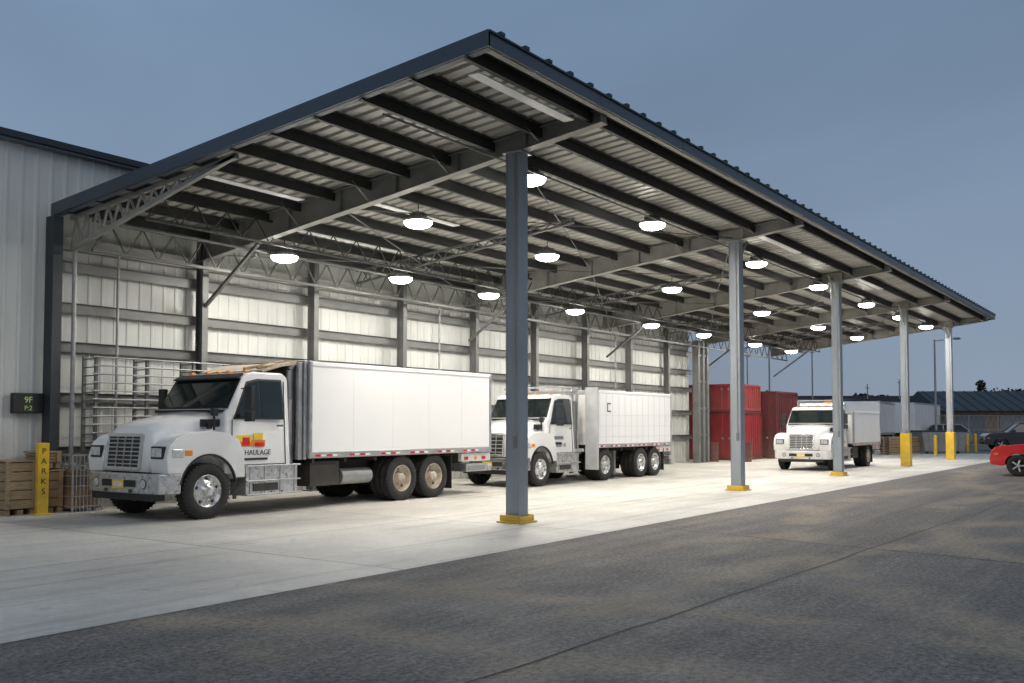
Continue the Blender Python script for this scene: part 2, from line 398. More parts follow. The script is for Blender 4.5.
# ------------------------------------------------------------ warehouse building
W=empty('warehouse_building')
def ribbed(name,u0,u1,v,z0,z1,k,p=.3,d=.03):
    b=MB(); ring=[];x=u0
    while x<u1-.01:
        ring+=[(x,0),(x+p*.72,0),(x+p*.78,-d),(x+p*.94,-d)]; x+=p
    ring.append((u1,0)); ring=[r for r in ring if r[0]<=u1]
    vs=[];fs=[]
    for xx,dy in ring: vs+=[(xx,v+dy,z0),(xx,v+dy,z1)]
    for i in range(len(ring)-1): fs.append((2*i,2*i+2,2*i+3,2*i+1))
    b.add(vs,fs,k); return b.build(name,W,recalc=False)
ribbed('outer_wall_cladding',-30,10.2,18.8,0,7.3,'wallout')
ribbed('upper_wall_cladding',10.2,40.5,18.8,6.1,7.3,'wallout')
ribbed('inner_wall_cladding',10.2,40.5,18.85,0,6.1,'wallin',.3,.014)
b=MB()
b.box(-30,40.5,18.9,44,0,7.2,'wallout')
b.prism([(-30.3,7.2),(-30.3,7.35),(40.8,7.35),(40.8,7.2)],18.9,44.3,'shedroof')
b.build('building_body',W)
b=MB()
b.box(-30.3,40.8,18.55,18.95,7.32,7.46,'slate_dk'); b.box(-30.3,40.8,18.6,18.9,7.27,7.32,'slate')
b.build('eave_trim',W,bevel=.01,seg=1)
b=MB()
b.box(-30,9.98,18.72,18.765,.004,.25,'skirt')
for z in (1.15,2.25,3.3,4.1,4.95):
    b.box(10.25,40.5,18.7,18.712,z-.1,z+.1,'girt'); b.box(10.25,40.5,18.64,18.82,z+.1,z+.108,'girt'); 
b.box(10.25,40.5,18.66,18.82,5.3,5.55,'raft')
b.build('wall_girts',W)
b=MB()
uu=[13.62+3.42*i for i in range(8)]
for u in uu:
    if u>40.4: continue
    k='girt'
    b.box(u-.08,u+.08,18.38,18.392,.004,6,k); b.box(u-.08,u+.08,18.62,18.634,.004,6,k); b.box(u-.006,u+.006,18.392,18.62,.004,6,k)
    b.box(u-.18,u+.18,18.33,18.68,.004,.03,k)
b.box(10.02,10.22,18.4,18.70,.004,5.9,'slate_dk')
b.rod((10.5,18.45,.0),(10.5,18.45,5.4),.045,'galv'); b.rod((11.5,18.5,.0),(11.5,18.5,5.4),.03,'galv')
for u in (39.6,40.1,40.55): b.box(u-.1,u+.1,17.9,18.2,.004,5.5,'girt')
for z in (1.2,2.4,3.6,4.8): b.box(39.5,40.65,17.95,18.0,z,z+.1,'girt')
b.rod((22.2,18.55,1),(22.2,18.55,5.3),.03,'galv'); b.rod((33.1,18.55,1),(33.1,18.55,5.3),.03,'galv')
b.box(21.95,22.45,18.45,18.62,1.4,2.1,'greycont'); b.box(32.9,33.3,18.45,18.62,1.4,2.1,'greycont')
b.build('wall_columns_and_conduits',W,bevel=.003,seg=1)

e=empty('wall_display_sign',(9.40,18.62,1.93))
b=MB(); b.box(0,.6,0,.12,0,.4,'black'); b.box(.2,.4,.12,.18,.1,.3,'black'); b.build('cabinet',e,bevel=.015)
text('display_text','9F',(.3,-.004,.26),(R(90),0,0),.17,'led',e)
text('display_text','P:2',(.3,-.004,.1),(R(90),0,0),.13,'led',e)
e=empty('pipe_rack',(10.7,17.9,0))
b=MB()
for x in (0,1.15,2.3,3.45): b.box(x-.03,x+.03,0,.06,0,3.1,'girt'); b.box(x-.03,x+.03,.44,.5,0,3.1,'girt')
z=1.2
while z<3.1:
    b.rod((-.1,-.03,z),(3.55,-.03,z),.018,'galv',6)
    for x in (0,1.15,2.3,3.45): b.box(x-.02,x+.02,.06,.44,z-.04,z-.02,'girt')
    z+=.17
b.build('rack_frame',e)
def crate(name,loc,L_,Wc,H,k='wood'):
    e=empty(name,loc); b=MB()
    b.box(.03,L_-.03,.03,Wc-.03,.12,H-.02,'tan')
    for x in (0,L_/2-.05,L_-.1): b.box(x,x+.1,0,Wc,.0,.1,k)
    n=max(3,int((H-.12)/.16)); st=(H-.12)/n
    for i in range(n):
        z=.12+i*st; b.box(0,L_,.0,.03,z,z+st-.015,k); b.box(0,L_,Wc-.03,Wc,z,z+st-.015,k); b.box(0,.03,.03,Wc-.03,z,z+st-.015,k); b.box(L_-.03,L_,.03,Wc-.03,z,z+st-.015,k)
    for x in (.0,L_-.09): b.box(x,x+.09,-.02,.0,.11,H,k)
    b.box(-.02,L_+.02,-.02,Wc+.02,H,H+.03,k)
    b.build('slats_and_frame',e,bevel=.004,seg=1)
crate('wooden_crate',(8.95,17.95,.004),.6,.75,1.0)
crate('wooden_crate',(9.62,17.98,.004),.46,.65,.8,'cardboard')
crate('wooden_crate',(9.64,18.0,.86),.4,.6,.3)
e=empty('wire_basket',(10.12,17.7,.004)); b=MB()
for z in (.1,.3,.5,.7,.9,1.1):
    for y in (0,.7): b.rod((0,y,z),(.62,y,z),.01,'galv',6)
    for x in (0,.62): b.rod((x,0,z),(x,.7,z),.01,'galv',6)
for i in range(9):
    x=i*.62/8
    for y in (0,.7): b.rod((x,y,0),(x,y,1.12),.01 if i%8 else .022,'galv',6)
b.box(.04,.58,.05,.65,.1,.5,'cardboard'); b.box(.06,.5,.08,.6,.5,.8,'tan'); b.box(.02,.6,.02,.68,.06,.09,'wood')
b.build('basket_and_contents',e)
px=cw(44,18.1)
e=empty('yellow_bollard',(px[0],px[1],0),R(-10))
b=MB(); b.box(-.1,.1,-.08,.08,.004,1.36,'yellow'); b.box(-.16,.16,-.14,.14,.003,.03,'yellow')
b.build('post',e,bevel=.02)
for i,ch in enumerate('PARKS'):
    text('letter_'+ch,ch,(-.0,-.084,1.2-.19*i),(R(90),0,0),.16,'black',e)

# ------------------------------------------------------------ trucks
TYRE=[(.29,.03),(.31,.005),(.38,-.008),(.45,.0),(.49,.025),(.5,.06),(.5,.1),(.488,.104),(.488,.116),(.5,.12),(.5,.16),(.488,.164),(.488,.176),(.5,.18),(.5,.22),(.49,.26),(.45,.285),(.29,.28)]
def wheel(b,cx,y0,sg,kind,r=.5):
    f=r/.5; P=lambda pr:[(a*f,c) for a,c in pr]
    b.lathe(cx,r,y0,sg,P(TYRE),'rubber',40)
    for i in range(40):
        t=2*math.pi*i/40
        c,s=math.cos(t),math.sin(t)
        for yy in (.055,.225):
            p=(cx+c*r*.992,y0+sg*(yy-.03),r+s*r*.992); q=(cx+c*r*.992,y0+sg*(yy+.03),r+s*r*.992); b.beam(p,q,.045,.02,'rubber')
    if kind=='front':
        b.lathe(cx,r,y0,sg,P([(.295,.05),(.3,.012),(.285,.0),(.27,.03),(.255,.06),(.2,.045),(.18,.02),(.1,.01),(.095,-.035),(.07,-.05),(0,-.052)]),'rim',40); hub=.012; k='rim'
    else:
        k='rimtan' if kind=='tan' else 'rim'
        b.lathe(cx,r,y0,sg,P([(.295,.05),(.3,.012),(.285,.0),(.272,.04),(.262,.13),(.215,.15),(.14,.15),(.12,.13),(.11,.02),(.09,.0),(0,-.002)]),k,40); hub=.142
        b.lathe(cx,r,y0+sg*.3,sg,P(TYRE),'rubber',30)
    for i in range(10):
        t=2*math.pi*(i+.5)/10
        x,z=cx+math.cos(t)*.15*f,r+math.sin(t)*.15*f
        b.rod((x,y0+sg*(hub+.012),z),(x,y0+sg*(hub-.03),z),.013,'chrome',6)
        if i%2==0:
            x,z=cx+math.cos(t)*.222*f,r+math.sin(t)*.222*f; yy=(.055 if kind=='front' else .15)
            b.rod((x,y0+sg*(yy+.01),z),(x,y0+sg*(yy-.012),z),.03,'black',10)
def truck(name,u0,v0,s,x0,x1,zb0,zt0,axles,style):
    e=empty(name,(u0,v0,.006),0,s); Wd=2.45; cy=Wd/2
    b=MB()
    for y in (.78,1.58): b.box(.45,x1-.15,y,y+.09,.68,.93,'frame')
    x=.9
    while x<x1: b.box(x,x+.08,.87,1.58,.72,.9,'frame'); x+=1.1
    for a in [1.0]+axles:
        b.rod((a,.3,.5),(a,2.15,.5),.075,'frame'); b.lathe(a,.5,1.0,1,[(0,0),(.17,.03),(.2,.22),(.17,.42),(0,.45)],'frame',16) if a>2 else None
        for y in (.72,1.7): b.box(a-.5,a+.5,y-.035,y+.035,.56,.64,'frame')
    b.rod((1.8,cy,.68),(axles[0],cy,.55),.05,'frame')
    if style!=2: b.box(x0+.1,x0+.9,.1,.6,.45,.95,'frame')
    if style==1: b.rod((x0+1.1,.35,.6),(x0+2.0,.35,.6),.17,'galv',14)
    if style==2:
        for y in (.35,2.0): b.box(x0+1.95,x0+2.07,y,y+.12,.12,1.0,'greycont'); b.box(x0+1.85,x0+2.17,y-.06,y+.18,.0,.05,'greycont')
    if style!=2: b.box(x0+.2,x0+1.6,1.85,2.35,.45,.92,'frame')
    for a in (axles[-1]+.62,):
        for y in (.02,1.83): b.box(a,a+.015,y,y+.6,.18,.95,'black')
    for k in range(5): b.box(x0+.1+k*.9,x0+.18+k*.9,.05,2.4,.93,zb0-.02,'frame')
    b.build('chassis',e)
    b=MB(); wheel(b,1.0,.03,1,'front'); wheel(b,1.0,Wd-.03,-1,'front'); b.build('front_wheels',e,recalc=True)
    b=MB()
    for a in axles:
        kd='tan' if style!=2 else 'alloy'
        wheel(b,a,.03,1,kd); wheel(b,a,Wd-.03,-1,kd)
    b.build('rear_wheels',e)
    b=MB()
    b.plan([(.42,-.0),(.2,.02),(.06,.14),(.0,.42),(-.02,cy),(0,2.03),(.06,2.31),(.2,2.43),(.42,2.45),(.42,2.39),(.1,2.2),(.1,.25),(.42,.06)],.48,.84,'bright' if style==1 else ('white' if style==3 else 'chrome'))
    b.build('front_bumper',e,bevel=.03,seg=3)
    b=MB()
    b.box(.03,.3,.3,2.15,.36,.5,'black')
    b.box(-.03,-.015,.72,1.73,.6,.72,'black')
    b.box(-.036,-.024,1.05,1.4,.56,.72,'decaly'); b.box(-.042,-.035,1.09,1.36,.6,.68,'white')
    for y in (.5,1.95): b.rod((-.012,y,.66),(.06,y,.66),.075,'lens',16); b.rod((-.006,y,.66),(.05,y,.66),.09,'black',16)
    for y in (.85,1.6): b.box(-.05,.1,y-.02,y+.02,.5,.56,'frame')
    b.build('bumper_details',e,bevel=.004,seg=1)
    b=MB()
    def sec(x,wb,wt,z0,z1,lean=0):
        P=[(-wb,z0),(-wb,z0+(z1-z0)*.55),(-wt,z1-.16),(-wt*.92,z1-.07),(-wt*.65,z1-.01),(0,z1+.015),(wt*.65,z1-.01),(wt*.92,z1-.07),(wt,z1-.16),(wb,z0+(z1-z0)*.55),(wb,z0)]
        return [(x+lean*(z-z0),cy+p,z) for p,z in P]
    b.loft([sec(.08,.64,.56,.88,1.5,.10),sec(.11,.72,.64,.86,1.6,.1),sec(.18,.78,.70,.86,1.67,.08),sec(.5,.84,.77,.88,1.77),sec(1.0,.92,.86,.88,1.87),sec(1.5,1.0,.95,.88,1.97)],'white')
    b.build('hood',e)
    b=MB()
    prof=[(.15,.84),(.12,1.1),(.18,1.34),(.32,1.47),(.6,1.56),(1.0,1.59),(1.4,1.55),(1.66,1.42),(1.78,1.1),(1.8,.72),(1.62,.72)]
    for i in range(13):
        t=R(12+ (168-12)*i/12); prof.append((1.0+.61*math.cos(t),.56+.61*math.sin(t)))
    prof.append((.4,.84))
    b.prism(prof,.0,.5,'white'); b.prism(prof,Wd-.5,Wd,'white')
    b.build('fenders',e,bevel=.09,seg=4)
    b=MB()
    for ya,yb in ((.5,.54),(1.91,1.95)): b.box(.3,1.8,ya,yb,.6,1.4,'black')
    for i in range(16):
        t0=R(8+164*i/16); t1=R(8+164*(i+1)/16)
        for y in (.02,Wd-.02):
            b.beam((1.0+.6*math.cos(t0),y,.56+.6*math.sin(t0)),(1.0+.6*math.cos(t1),y,.56+.6*math.sin(t1)),.05,.03,'black')
    b.box(1.12,1.2,.205,.26,1.62,1.72,'black')
    b.box(1.0,1.42,.27,.3,1.66,1.8,'black')
    b.build('wheel_arch_trim',e)
    b=MB()
    gx=lambda z:.08+.10*(z-.88)
    def gbox(y0,y1,z0,z1,o,k):
        vs=[(gx(z0)-o,y0,z0),(gx(z0)-o,y1,z0),(gx(z1)-o,y1,z1),(gx(z1)-o,y0,z1)]
        vs+=[(p[0]+.05,p[1],p[2]) for p in vs]
        b.add(vs,[(0,1,2,3),(7,6,5,4),(0,4,5,1),(1,5,6,2),(2,6,7,3),(3,7,4,0)],k)
    gbox(cy-.5,cy+.5,.93,1.5,.02,'black')
    n=7 if style!=2 else 5
    for i in range(n): 
        z=1.0+i*.44/(n-1); gbox(cy-.46,cy+.46,z-.012,z+.012,.04,'rail')
    for y in (-.5,.5): gbox(cy+y-.03,cy+y+.03,.9,1.53,.045,'chrome')
    for z in (.92,1.51): gbox(cy-.47,cy+.47,z-.03,z+.03,.045,'chrome')
    for y in (-.23,0,.23): gbox(cy+y-.008,cy+y+.008,.95,1.48,.044,'rail')
    b.build('grille',e,bevel=.006,seg=1)
    b=MB()
    for a,c in ((.10,.45),(2.0,2.35)):
        b.box(.1,.24,a,c,1.1,1.32,'black'); b.box(.085,.2,a+.03,c-.03,1.13,1.29,'lens')
    b.box(.22,.46,-.012,.03,1.12,1.27,'lens'); b.box(.48,.64,-.012,.02,1.15,1.25,'amber')
    b.box(.22,.46,Wd-.03,Wd+.012,1.12,1.27,'lens'); b.box(.48,.64,Wd-.02,Wd+.012,1.15,1.25,'amber')
    b.build('headlights',e,bevel=.02,seg=2)
    b=MB()
    cab=[(1.42,.78),(1.42,1.93),(1.5,1.99),(1.86,2.6),(1.98,2.69),(2.2,2.72),(2.85,2.72),(2.98,2.62),(3.0,.78)]
    n=len(cab)
    y0s=[(x,.10+.11*max(0,(z-1.9)/.8),z) for x,z in cab]; y1s=[(x,Wd-.10-.11*max(0,(z-1.9)/.8),z) for x,z in cab]
    b.add(y0s+y1s,[tuple(range(n)),tuple(reversed(range(n,2*n)))]+[(i,i+n,(i+1)%n+n,(i+1)%n) for i in range(n)],'white')
    b.build('cab',e,bevel=.045,seg=3)
    ys=lambda z:.10+.11*max(0,(z-1.9)/.8)
    b=MB()
    for far in (0,1):
        def Q(pts,k,o):
            vs=[]
            for x,z in pts:
                y=ys(z)-o; vs.append((x,y if not far else Wd-y,z))
            vs2=[(p[0],p[1]+(.01 if not far else -.01),p[2]) for p in vs]; m=len(vs)
            b.add(vs+vs2,[tuple(range(m)),tuple(reversed(range(m,2*m)))]+[(i,i+m,(i+1)%m+m,(i+1)%m) for i in range(m)],k)
        Q([(1.58,1.80),(1.94,2.52),(2.2,2.58),(2.80,2.58),(2.82,1.80)],'black',.006)
        Q([(1.64,1.83),(1.98,2.49),(2.21,2.54),(2.24,1.83)],'glass',.012)
        Q([(2.27,1.83),(2.25,2.54),(2.76,2.54),(2.78,1.83)],'glass',.012)
        for L_ in ([(1.56,.95),(1.575,.95),(1.575,1.79),(1.56,1.79)],[(2.85,.95),(2.865,.95),(2.865,2.55),(2.85,2.55)],[(1.56,.935),(2.865,.935),(2.865,.95),(1.56,.95)]): Q(L_,'black',.004)
        Q([(2.6,1.66),(2.76,1.66),(2.76,1.70),(2.6,1.70)],'chrome',.03)
    def WS(pad,o,k):
        za,zc=2.0+pad,2.58-pad*.6
        X=lambda z:1.5+(z-1.99)*(.36/.61)
        vs=[(X(za)-o,.16+pad,za+o*.6),(X(za)-o,Wd-.16-pad,za+o*.6),(X(zc)-o,Wd-.22-pad,zc+o*.6),(X(zc)-o,.22+pad,zc+o*.6)]
        b.add(vs+[(p[0]+.03,p[1],p[2]-.01) for p in vs],[(0,1,2,3),(7,6,5,4),(0,4,5,1),(1,5,6,2),(2,6,7,3),(3,7,4,0)],k)
    WS(0,.006,'black'); WS(.03,.014,'glass')
    b.beam((1.52,.9,2.04),(1.68,.45,2.3),.02,.015,'black'); b.beam((1.52,1.7,2.04),(1.68,1.25,2.3),.02,.015,'black')
    b.box(1.38,1.52,.2,2.25,1.93,1.985,'black')
    b.build('windows_and_doors',e)
    b=MB()
    b.add([(1.76,.25,2.6),(1.76,2.2,2.6),(1.93,2.2,2.69),(1.93,.25,2.69),(1.76,.25,2.57),(1.76,2.2,2.57),(1.93,2.2,2.65),(1.93,.25,2.65)],[(0,1,2,3),(7,6,5,4),(0,4,5,1),(1,5,6,2),(2,6,7,3),(3,7,4,0)],'black' if style==1 else 'white')
    for y in (.4,.9,1.22,1.55,2.05): b.box(2.05,2.15,y-.04,y+.04,2.71,2.75,'amber')
    for sg,yy in ((-1,.08),(1,Wd-.08)):
        y=yy+sg*.2
        b.box(1.74,1.82,y-.1,y+.1,1.98,2.42,'black'); b.box(1.745,1.84,y-.1,y+.1,1.76,1.94,'black')
        b.rod((1.75,yy,2.38),(1.77,y,2.38),.014,'black',6); b.rod((1.75,yy,1.85),(1.77,y,1.85),.014,'black',6)
    b.box(1.2,1.24,.16,.19,1.6,1.9,'black'); b.box(1.17,1.27,.12,.22,1.86,2.0,'black')
    b.build('mirrors_visor_and_markers',e,bevel=.015)
    b=MB()
    b.rod((3.14,.32,.7),(3.14,.32,2.8),.07,'rail',14); b.rod((3.14,.32,1.3),(3.14,.32,2.2),.095,'chrome',14); b.rod((3.14,.32,2.8),(3.2,.32,2.9),.06,'rail',12)
    b.box(3.05,3.25,.5,2.0,.95,1.4,'frame'); b.box(3.04,3.12,1.9,2.2,.95,2.3,'frame')
    if style==2:
        for k in range(3):
            for j in range(10):
                a0=j/10; a1=(j+1)/10; f=lambda t:(3.06+.85*t,.9+.25*k,1.5-.35*math.sin(math.pi*t)+.1*k); b.rod(f(a0),f(a1),.02,'red' if k==1 else 'black',6)
        b.box(2.98,3.55,.12,2.3,.95,1.05,'bright'); b.box(2.98,3.12,.15,2.3,1.0,2.5,'greycont')
        b.lathe(4.75,1.05,1.0,1,[(0,0),(.45,.0),(.45,.45),(0,.45)],'frame',20)
    b.build('exhaust_stack',e)
    b=MB()
    for y0,y1 in ((.0,.52),(1.93,2.45)):
        b.box(1.86,3.12,y0+.05,y1,.38,.92,'bright')
        for z in (.36,.62,.9): b.box(1.84,3.16,y0-.01,y1,z,z+.03,'rail')
        for x in (1.95,2.3,2.68,3.04): b.box(x-.012,x+.012,y0+.035,y0+.06,.39,.9,'rail')
        b.box(2.02,2.62,y0+.025,y0+.06,.44,.58,'frame')
    b.build('side_steps_and_tank',e,bevel=.01,seg=2)
    b=MB(); yd=.10
    if style==1:
        b.box(1.64,2.34,yd-.009,yd-.003,1.29,1.41,'orange'); b.box(1.66,2.0,yd-.014,yd-.008,1.38,1.50,'decaly'); b.box(2.06,2.28,yd-.014,yd-.008,1.41,1.54,'decaly'); b.box(1.8,1.96,yd-.02,yd-.013,1.31,1.46,'red')
        b.box(2.1,2.3,yd-.02,yd-.013,1.28,1.36,'red'); b.box(1.82,2.4,yd-.012,yd-.004,1.03,1.07,'black')
    else:
        b.box(1.8,2.3,yd-.009,yd-.003,1.35,1.45,'greycont'); b.box(1.85,2.2,yd-.009,yd-.003,1.2,1.27,'black')
    b.build('door_decal',e)
    text('door_lettering','HAULAGE' if style==1 else 'FLEET 12',(2.16,yd-.016,1.17),(R(90),0,0),.14,'black',e,.003)
    b=MB(); b.box(x0,x1,.0,Wd,zb0+.1,zt0-.05,'boxwhite'); b.build('cargo_box',e,bevel=.02)
    b=MB()
    for y in (-.015,Wd-.055):
        b.box(x0-.02,x1+.02,y,y+.07,zb0,zb0+.13,'rail'); b.box(x0-.02,x1+.02,y,y+.07,zt0-.09,zt0,'boxwhite')
        for x in (x0-.03,x1-.05): b.box(x,x+.08,y-.005,y+.075,zb0+.01,zt0+.006,'rail')
    b.box(x0-.035,x0+.02,.0,Wd,zt0-.14,zt0-.01,'rail'); b.box(x1-.02,x1+.025,.06,Wd-.06,zt0-.14,zt0-.01,'rail')
    b.build('box_rails',e,bevel=.012,seg=2)
    b=MB(); 
    x=x0+.14; i=0
    while x<x1-.3:
        gap=(i//2)%3!=2
        if gap:
            for y in (-.022,Wd+.016): b.box(x,x+.13,y,y+.006,zb0+.035,zb0+.075,'red' if i%2==0 else 'strip')
        x+=.17 if i%2 else .15; i+=1
    step=1.22 if style!=2 else .42
    x=x0+step
    while x<x1-.2:
        b.box(x-.003,x+.003,-.0025,.002,zb0+.14,zt0-.1,'rail' if style==2 else 'strip'); x+=step
    if style==2:
        for z in (1.4,1.75,2.1): b.box(x0+.1,x1-.1,-.004,.002,z,z+.005,'rail')
        b.box(x0+.9,x0+.96,-.006,.0,2.2,2.5,'slate'); b.box(x0+.96,x0+1.15,-.006,.0,2.45,2.5,'slate'); b.box(x0+.96,x0+1.15,-.006,.0,2.2,2.25,'slate')
    b.box(x1+.002,x1+.012,cy-.006,cy+.006,zb0+.15,zt0-.15,'black')
    for y in (.7,1.0,1.45,1.75): b.rod((x1+.03,y,zb0+.1),(x1+.03,y,zt0-.1),.015,'rail',8)
    for y in (.12,2.2): 
        for z in (zb0+.3,zb0+1.0,zb0+1.45): b.box(x1,x1+.03,y,y+.14,z,z+.06,'rail')
    b.build('reflective_tape_seams_and_doors',e)
    b=MB()
    b.box(x1-1.1,x1+.06,.05,.16,zb0-.22,zb0-.02,'white'); b.box(x1-1.1,x1+.06,Wd-.16,Wd-.05,zb0-.22,zb0-.02,'white')
    b.box(x1-.06,x1+.1,.04,Wd-.04,.55,.68,'rail'); b.box(x1-.1,x1-.02,.5,.6,.66,zb0,'frame'); b.box(x1-.1,x1-.02,1.85,1.95,.66,zb0,'frame')
    if axles[-1]<x1-1.5: b.box(x1-.95,x1-.1,.02,.5,.55,.74,'rail'); b.box(x1-.9,x1-.2,.012,.022,.58,.7,'skirt')
    b.box(x1-1.0,x1-.85,.035,.05,zb0-.18,zb0-.1,'red'); b.box(x1-.3,x1-.15,.035,.05,zb0-.18,zb0-.1,'red'); b.box(x1-.6,x1-.5,.035,.05,zb0-.18,zb0-.1,'amber')
    for y in (.25,2.05): b.rod((x1+.08,y,zb0-.12),(x1+.12,y,zb0-.12),.06,'red',14)
    b.box(x1-.06,x1+.07,.1,Wd-.1,zb0-.2,zb0-.04,'frame')
    b.build('rear_bumper_and_liftgate',e,bevel=.008,seg=1)
    b=MB()
    if style==1:
        b.prism([(2.35,2.76),(2.9,2.93),(3.3,2.97),(3.3,2.9),(2.9,2.86),(2.4,2.72)],.25,2.2,'rimtan')
        b.rod((2.3,.3,2.8),(3.3,.3,2.98),.03,'wood'); b.rod((2.3,.7,2.8),(3.3,.7,3.0),.03,'wood')
        b.box(3.28,3.36,.05,2.4,1.0,3.0,'rail')
        for y in (.08,2.3): b.box(3.16,3.26,y,y+.08,1.0,2.95,'rail')
    elif style==2:
        for z in (1.3,1.6,1.9,2.2,2.5,2.8): b.box(3.2,3.25,.2,2.2,z,z+.04,'galv')
        for y in (.15,2.2): b.box(3.2,3.28,y,y+.08,.95,2.95,'rail')
        b.box(2.3,3.28,.12,.17,2.88,2.93,'galv'); b.box(2.3,3.28,2.26,2.31,2.88,2.93,'galv')
        for x in (2.4,2.85): b.box(x,x+.04,.13,2.3,2.93,2.97,'galv'); b.rod((x,.2,2.7),(x,.2,2.93),.02,'galv',6)
        b.box(3.42,3.5,-.45,.0,.4,2.95,'lightcont'); b.box(3.5,3.55,-.4,-.35,.4,2.95,'galv')
    else:
        b.box(2.1,2.4,.5,1.95,2.76,2.88,'white'); b.box(2.12,2.38,.55,.9,2.88,2.94,'amber')
        for y in (.3,2.1): b.rod((2.25,y,2.72),(2.25,y,3.0),.02,'galv',6)
        b.rod((2.25,.3,3.0),(2.25,2.1,3.0),.02,'galv',6)
    b.build('cab_roof_equipment',e,bevel=.008,seg=1)
    return e
truck('box_truck',9.82,14.42,1.0,3.4,9.45,1.02,2.98,[6.2,7.3],1)
truck('semi_trailer_truck',20.95,14.6,.95,3.9,9.45,1.05,2.9,[4.75,7.2,8.25],2)
truck('box_truck',35.1,10.75,.88,3.5,7.9,1.0,2.55,[5.9],3)

# ------------------------------------------------------------ cars
def car(name,loc,rz,paint,s=1,suv=False):
    e=empty(name,loc,rz,s); Wd=1.8
    H=.12 if suv else 0
    b=MB()
    prof=[(0.0,.38),(-.03,.55),(.03,.74+H),(.22,.86+H),(.8,.93+H),(1.3,.96+H),(3.5,.98+H),(4.2,.96+H),(4.3,.8),(4.3,.38),(4.02,.33)]
    for i in range(11):
        t=R(180*i/10); prof.append((3.6+.39*math.cos(t),.36+.39*math.sin(t)))
    prof+= [(3.15,.27),(1.3,.27)]
    for i in range(11):
        t=R(180*i/10); prof.append((.82+.39*math.cos(t),.36+.39*math.sin(t)))
    prof.append((.38,.34))
    b.prism(prof,0,Wd,paint); b.build('body',e,bevel=.08,seg=4)
    b=MB()
    g=[(1.2,.9+H),(1.8,1.42+H),(3.6,1.45+H),(4.15,.95+H)] if suv else [(1.15,.9),(1.95,1.4),(3.1,1.43),(4.1,.95)]
    tx0,tx1=g[1][0],g[2][0]
    n=4
    vs=[(x,.08+(.17 if z>1.2 else 0),z) for x,z in g]+[(x,Wd-.08-(.17 if z>1.2 else 0),z) for x,z in g]
    b.add(vs,[(0,1,2,3),(7,6,5,4)]+[(i,i+n,(i+1)%n+n,(i+1)%n) for i in range(n)],'glass'); b.build('windows',e,bevel=.04)
    b=MB(); b.box(tx0+.03,tx1,.24,Wd-.24,1.41+H,1.48+H,paint)
    for far in (0,1):
        Y=lambda y:y if not far else Wd-y
        b.beam((g[0][0],Y(.07),.93+H),(tx0+.02,Y(.25),1.44+H),.05,.06,paint); b.beam((g[3][0],Y(.07),.97+H),(tx1,Y(.25),1.44+H),.12,.06,paint); b.beam((2.5,Y(.07),.95+H),(2.45,Y(.24),1.43+H),.05,.08,paint)
        a,c=sorted((Y(0),Y(-.16))); b.box(1.4,1.54,a,c,.97+H,1.1+H,paint)
    b.build('roof_and_pillars',e,bevel=.02)
    b=MB()
    for y in (.2,1.3): b.box(-.025,.14,y-.1,y+.4,.6,.74,'lens'); b.box(4.22,4.33,y-.1,y+.35,.65,.85,'red')
    b.box(-.045,.02,.4,1.4,.38,.5,'black'); b.box(-.04,.0,.65,1.15,.58,.72,'black')
    for i in range(2): b.box(1.3+i*1.2,1.308+i*1.2,-.003,.01,.4,.9+H,'black'); b.box(2.2+i*1.1,2.35+i*1.1,-.02,.01,.83+H,.86+H,paint)
    b.box(.1,.24,-.006,.02,.7,.76,'amber')
    b.build('lights_and_grille',e,bevel=.004,seg=1)
    b=MB()
    for cx in (.82,3.6):
        for y0,sg in ((.0,1),(Wd,-1)):
            f=.7
            b.lathe(cx,.35,y0,sg,[(a*f,c*.75) for a,c in TYRE],'rubber',28)
            b.lathe(cx,.35,y0,sg,[(.22,.03),(.215,.0),(.18,.03),(.16,.08),(0,.08)],'black',28)
            for i in range(5):
                t=2*math.pi*i/5; b.beam((cx,y0+sg*.02,.35),(cx+.2*math.cos(t),y0+sg*.01,.35+.2*math.sin(t)),.04,.05,'rim')
            b.rod((cx,y0+sg*.0,.35),(cx,y0+sg*.05,.35),.05,'rim',12)
    b.build('wheels',e)
    return e
car('parked_car',(35.4,5.5,.004),R(-90),'carred',1.0,True)
a=cw(985,62); car('parked_car',(a[0],a[1],.004),R(-70),'cardark',1.15,True)
a=cw(905,74); car('parked_car',(a[0],a[1],.004),R(-75),'cargrey',1.1,True)

# ------------------------------------------------------------ background objects
def container(name,loc,rz,L_,Wc,H,k,k2=None):
    e=empty(name,loc,rz); b=MB()
    b.box(.05,L_-.05,.05,Wc-.05,.1,H-.05,k)
    for x in (0,L_-.12):
        for y in (0,Wc-.12): b.box(x,x+.12,y,y+.12,0,H,k2 or k)
    for y in (0,Wc-.1):
        b.box(.12,L_-.12,y,y+.1,.0,.14,k2 or k); b.box(.12,L_-.12,y,y+.1,H-.12,H,k2 or k)
    for x in (0,L_-.1):
        b.box(x,x+.1,.12,Wc-.12,0,.14,k2 or k); b.box(x,x+.1,.12,Wc-.12,H-.12,H,k2 or k)
    x=.2
    while x<L_-.3:
        b.box(x,x+.14,.015,.05,.14,H-.12,k); b.box(x,x+.14,Wc-.05,Wc-.015,.14,H-.12,k); x+=.28
    b.box(-.005,.04,Wc/2-.01,Wc/2+.01,.15,H-.12,'black')
    for y in (.5,.85,Wc-.85,Wc-.5): b.rod((-.01,y,.1),(-.01,y,H-.1),.02,k,6); b.box(-.03,.0,y-.05,y+.05,1.0,1.1,'greycont')
    b.build('container_shell',e,bevel=.01,seg=1); return e
container('shipping_container',(43.2,17.5,.006),0,3.0,2.9,2.35,'redcont','maroon')
container('shipping_container',(43.25,17.55,2.38),0,2.9,2.8,1.3,'redcont','redcont')
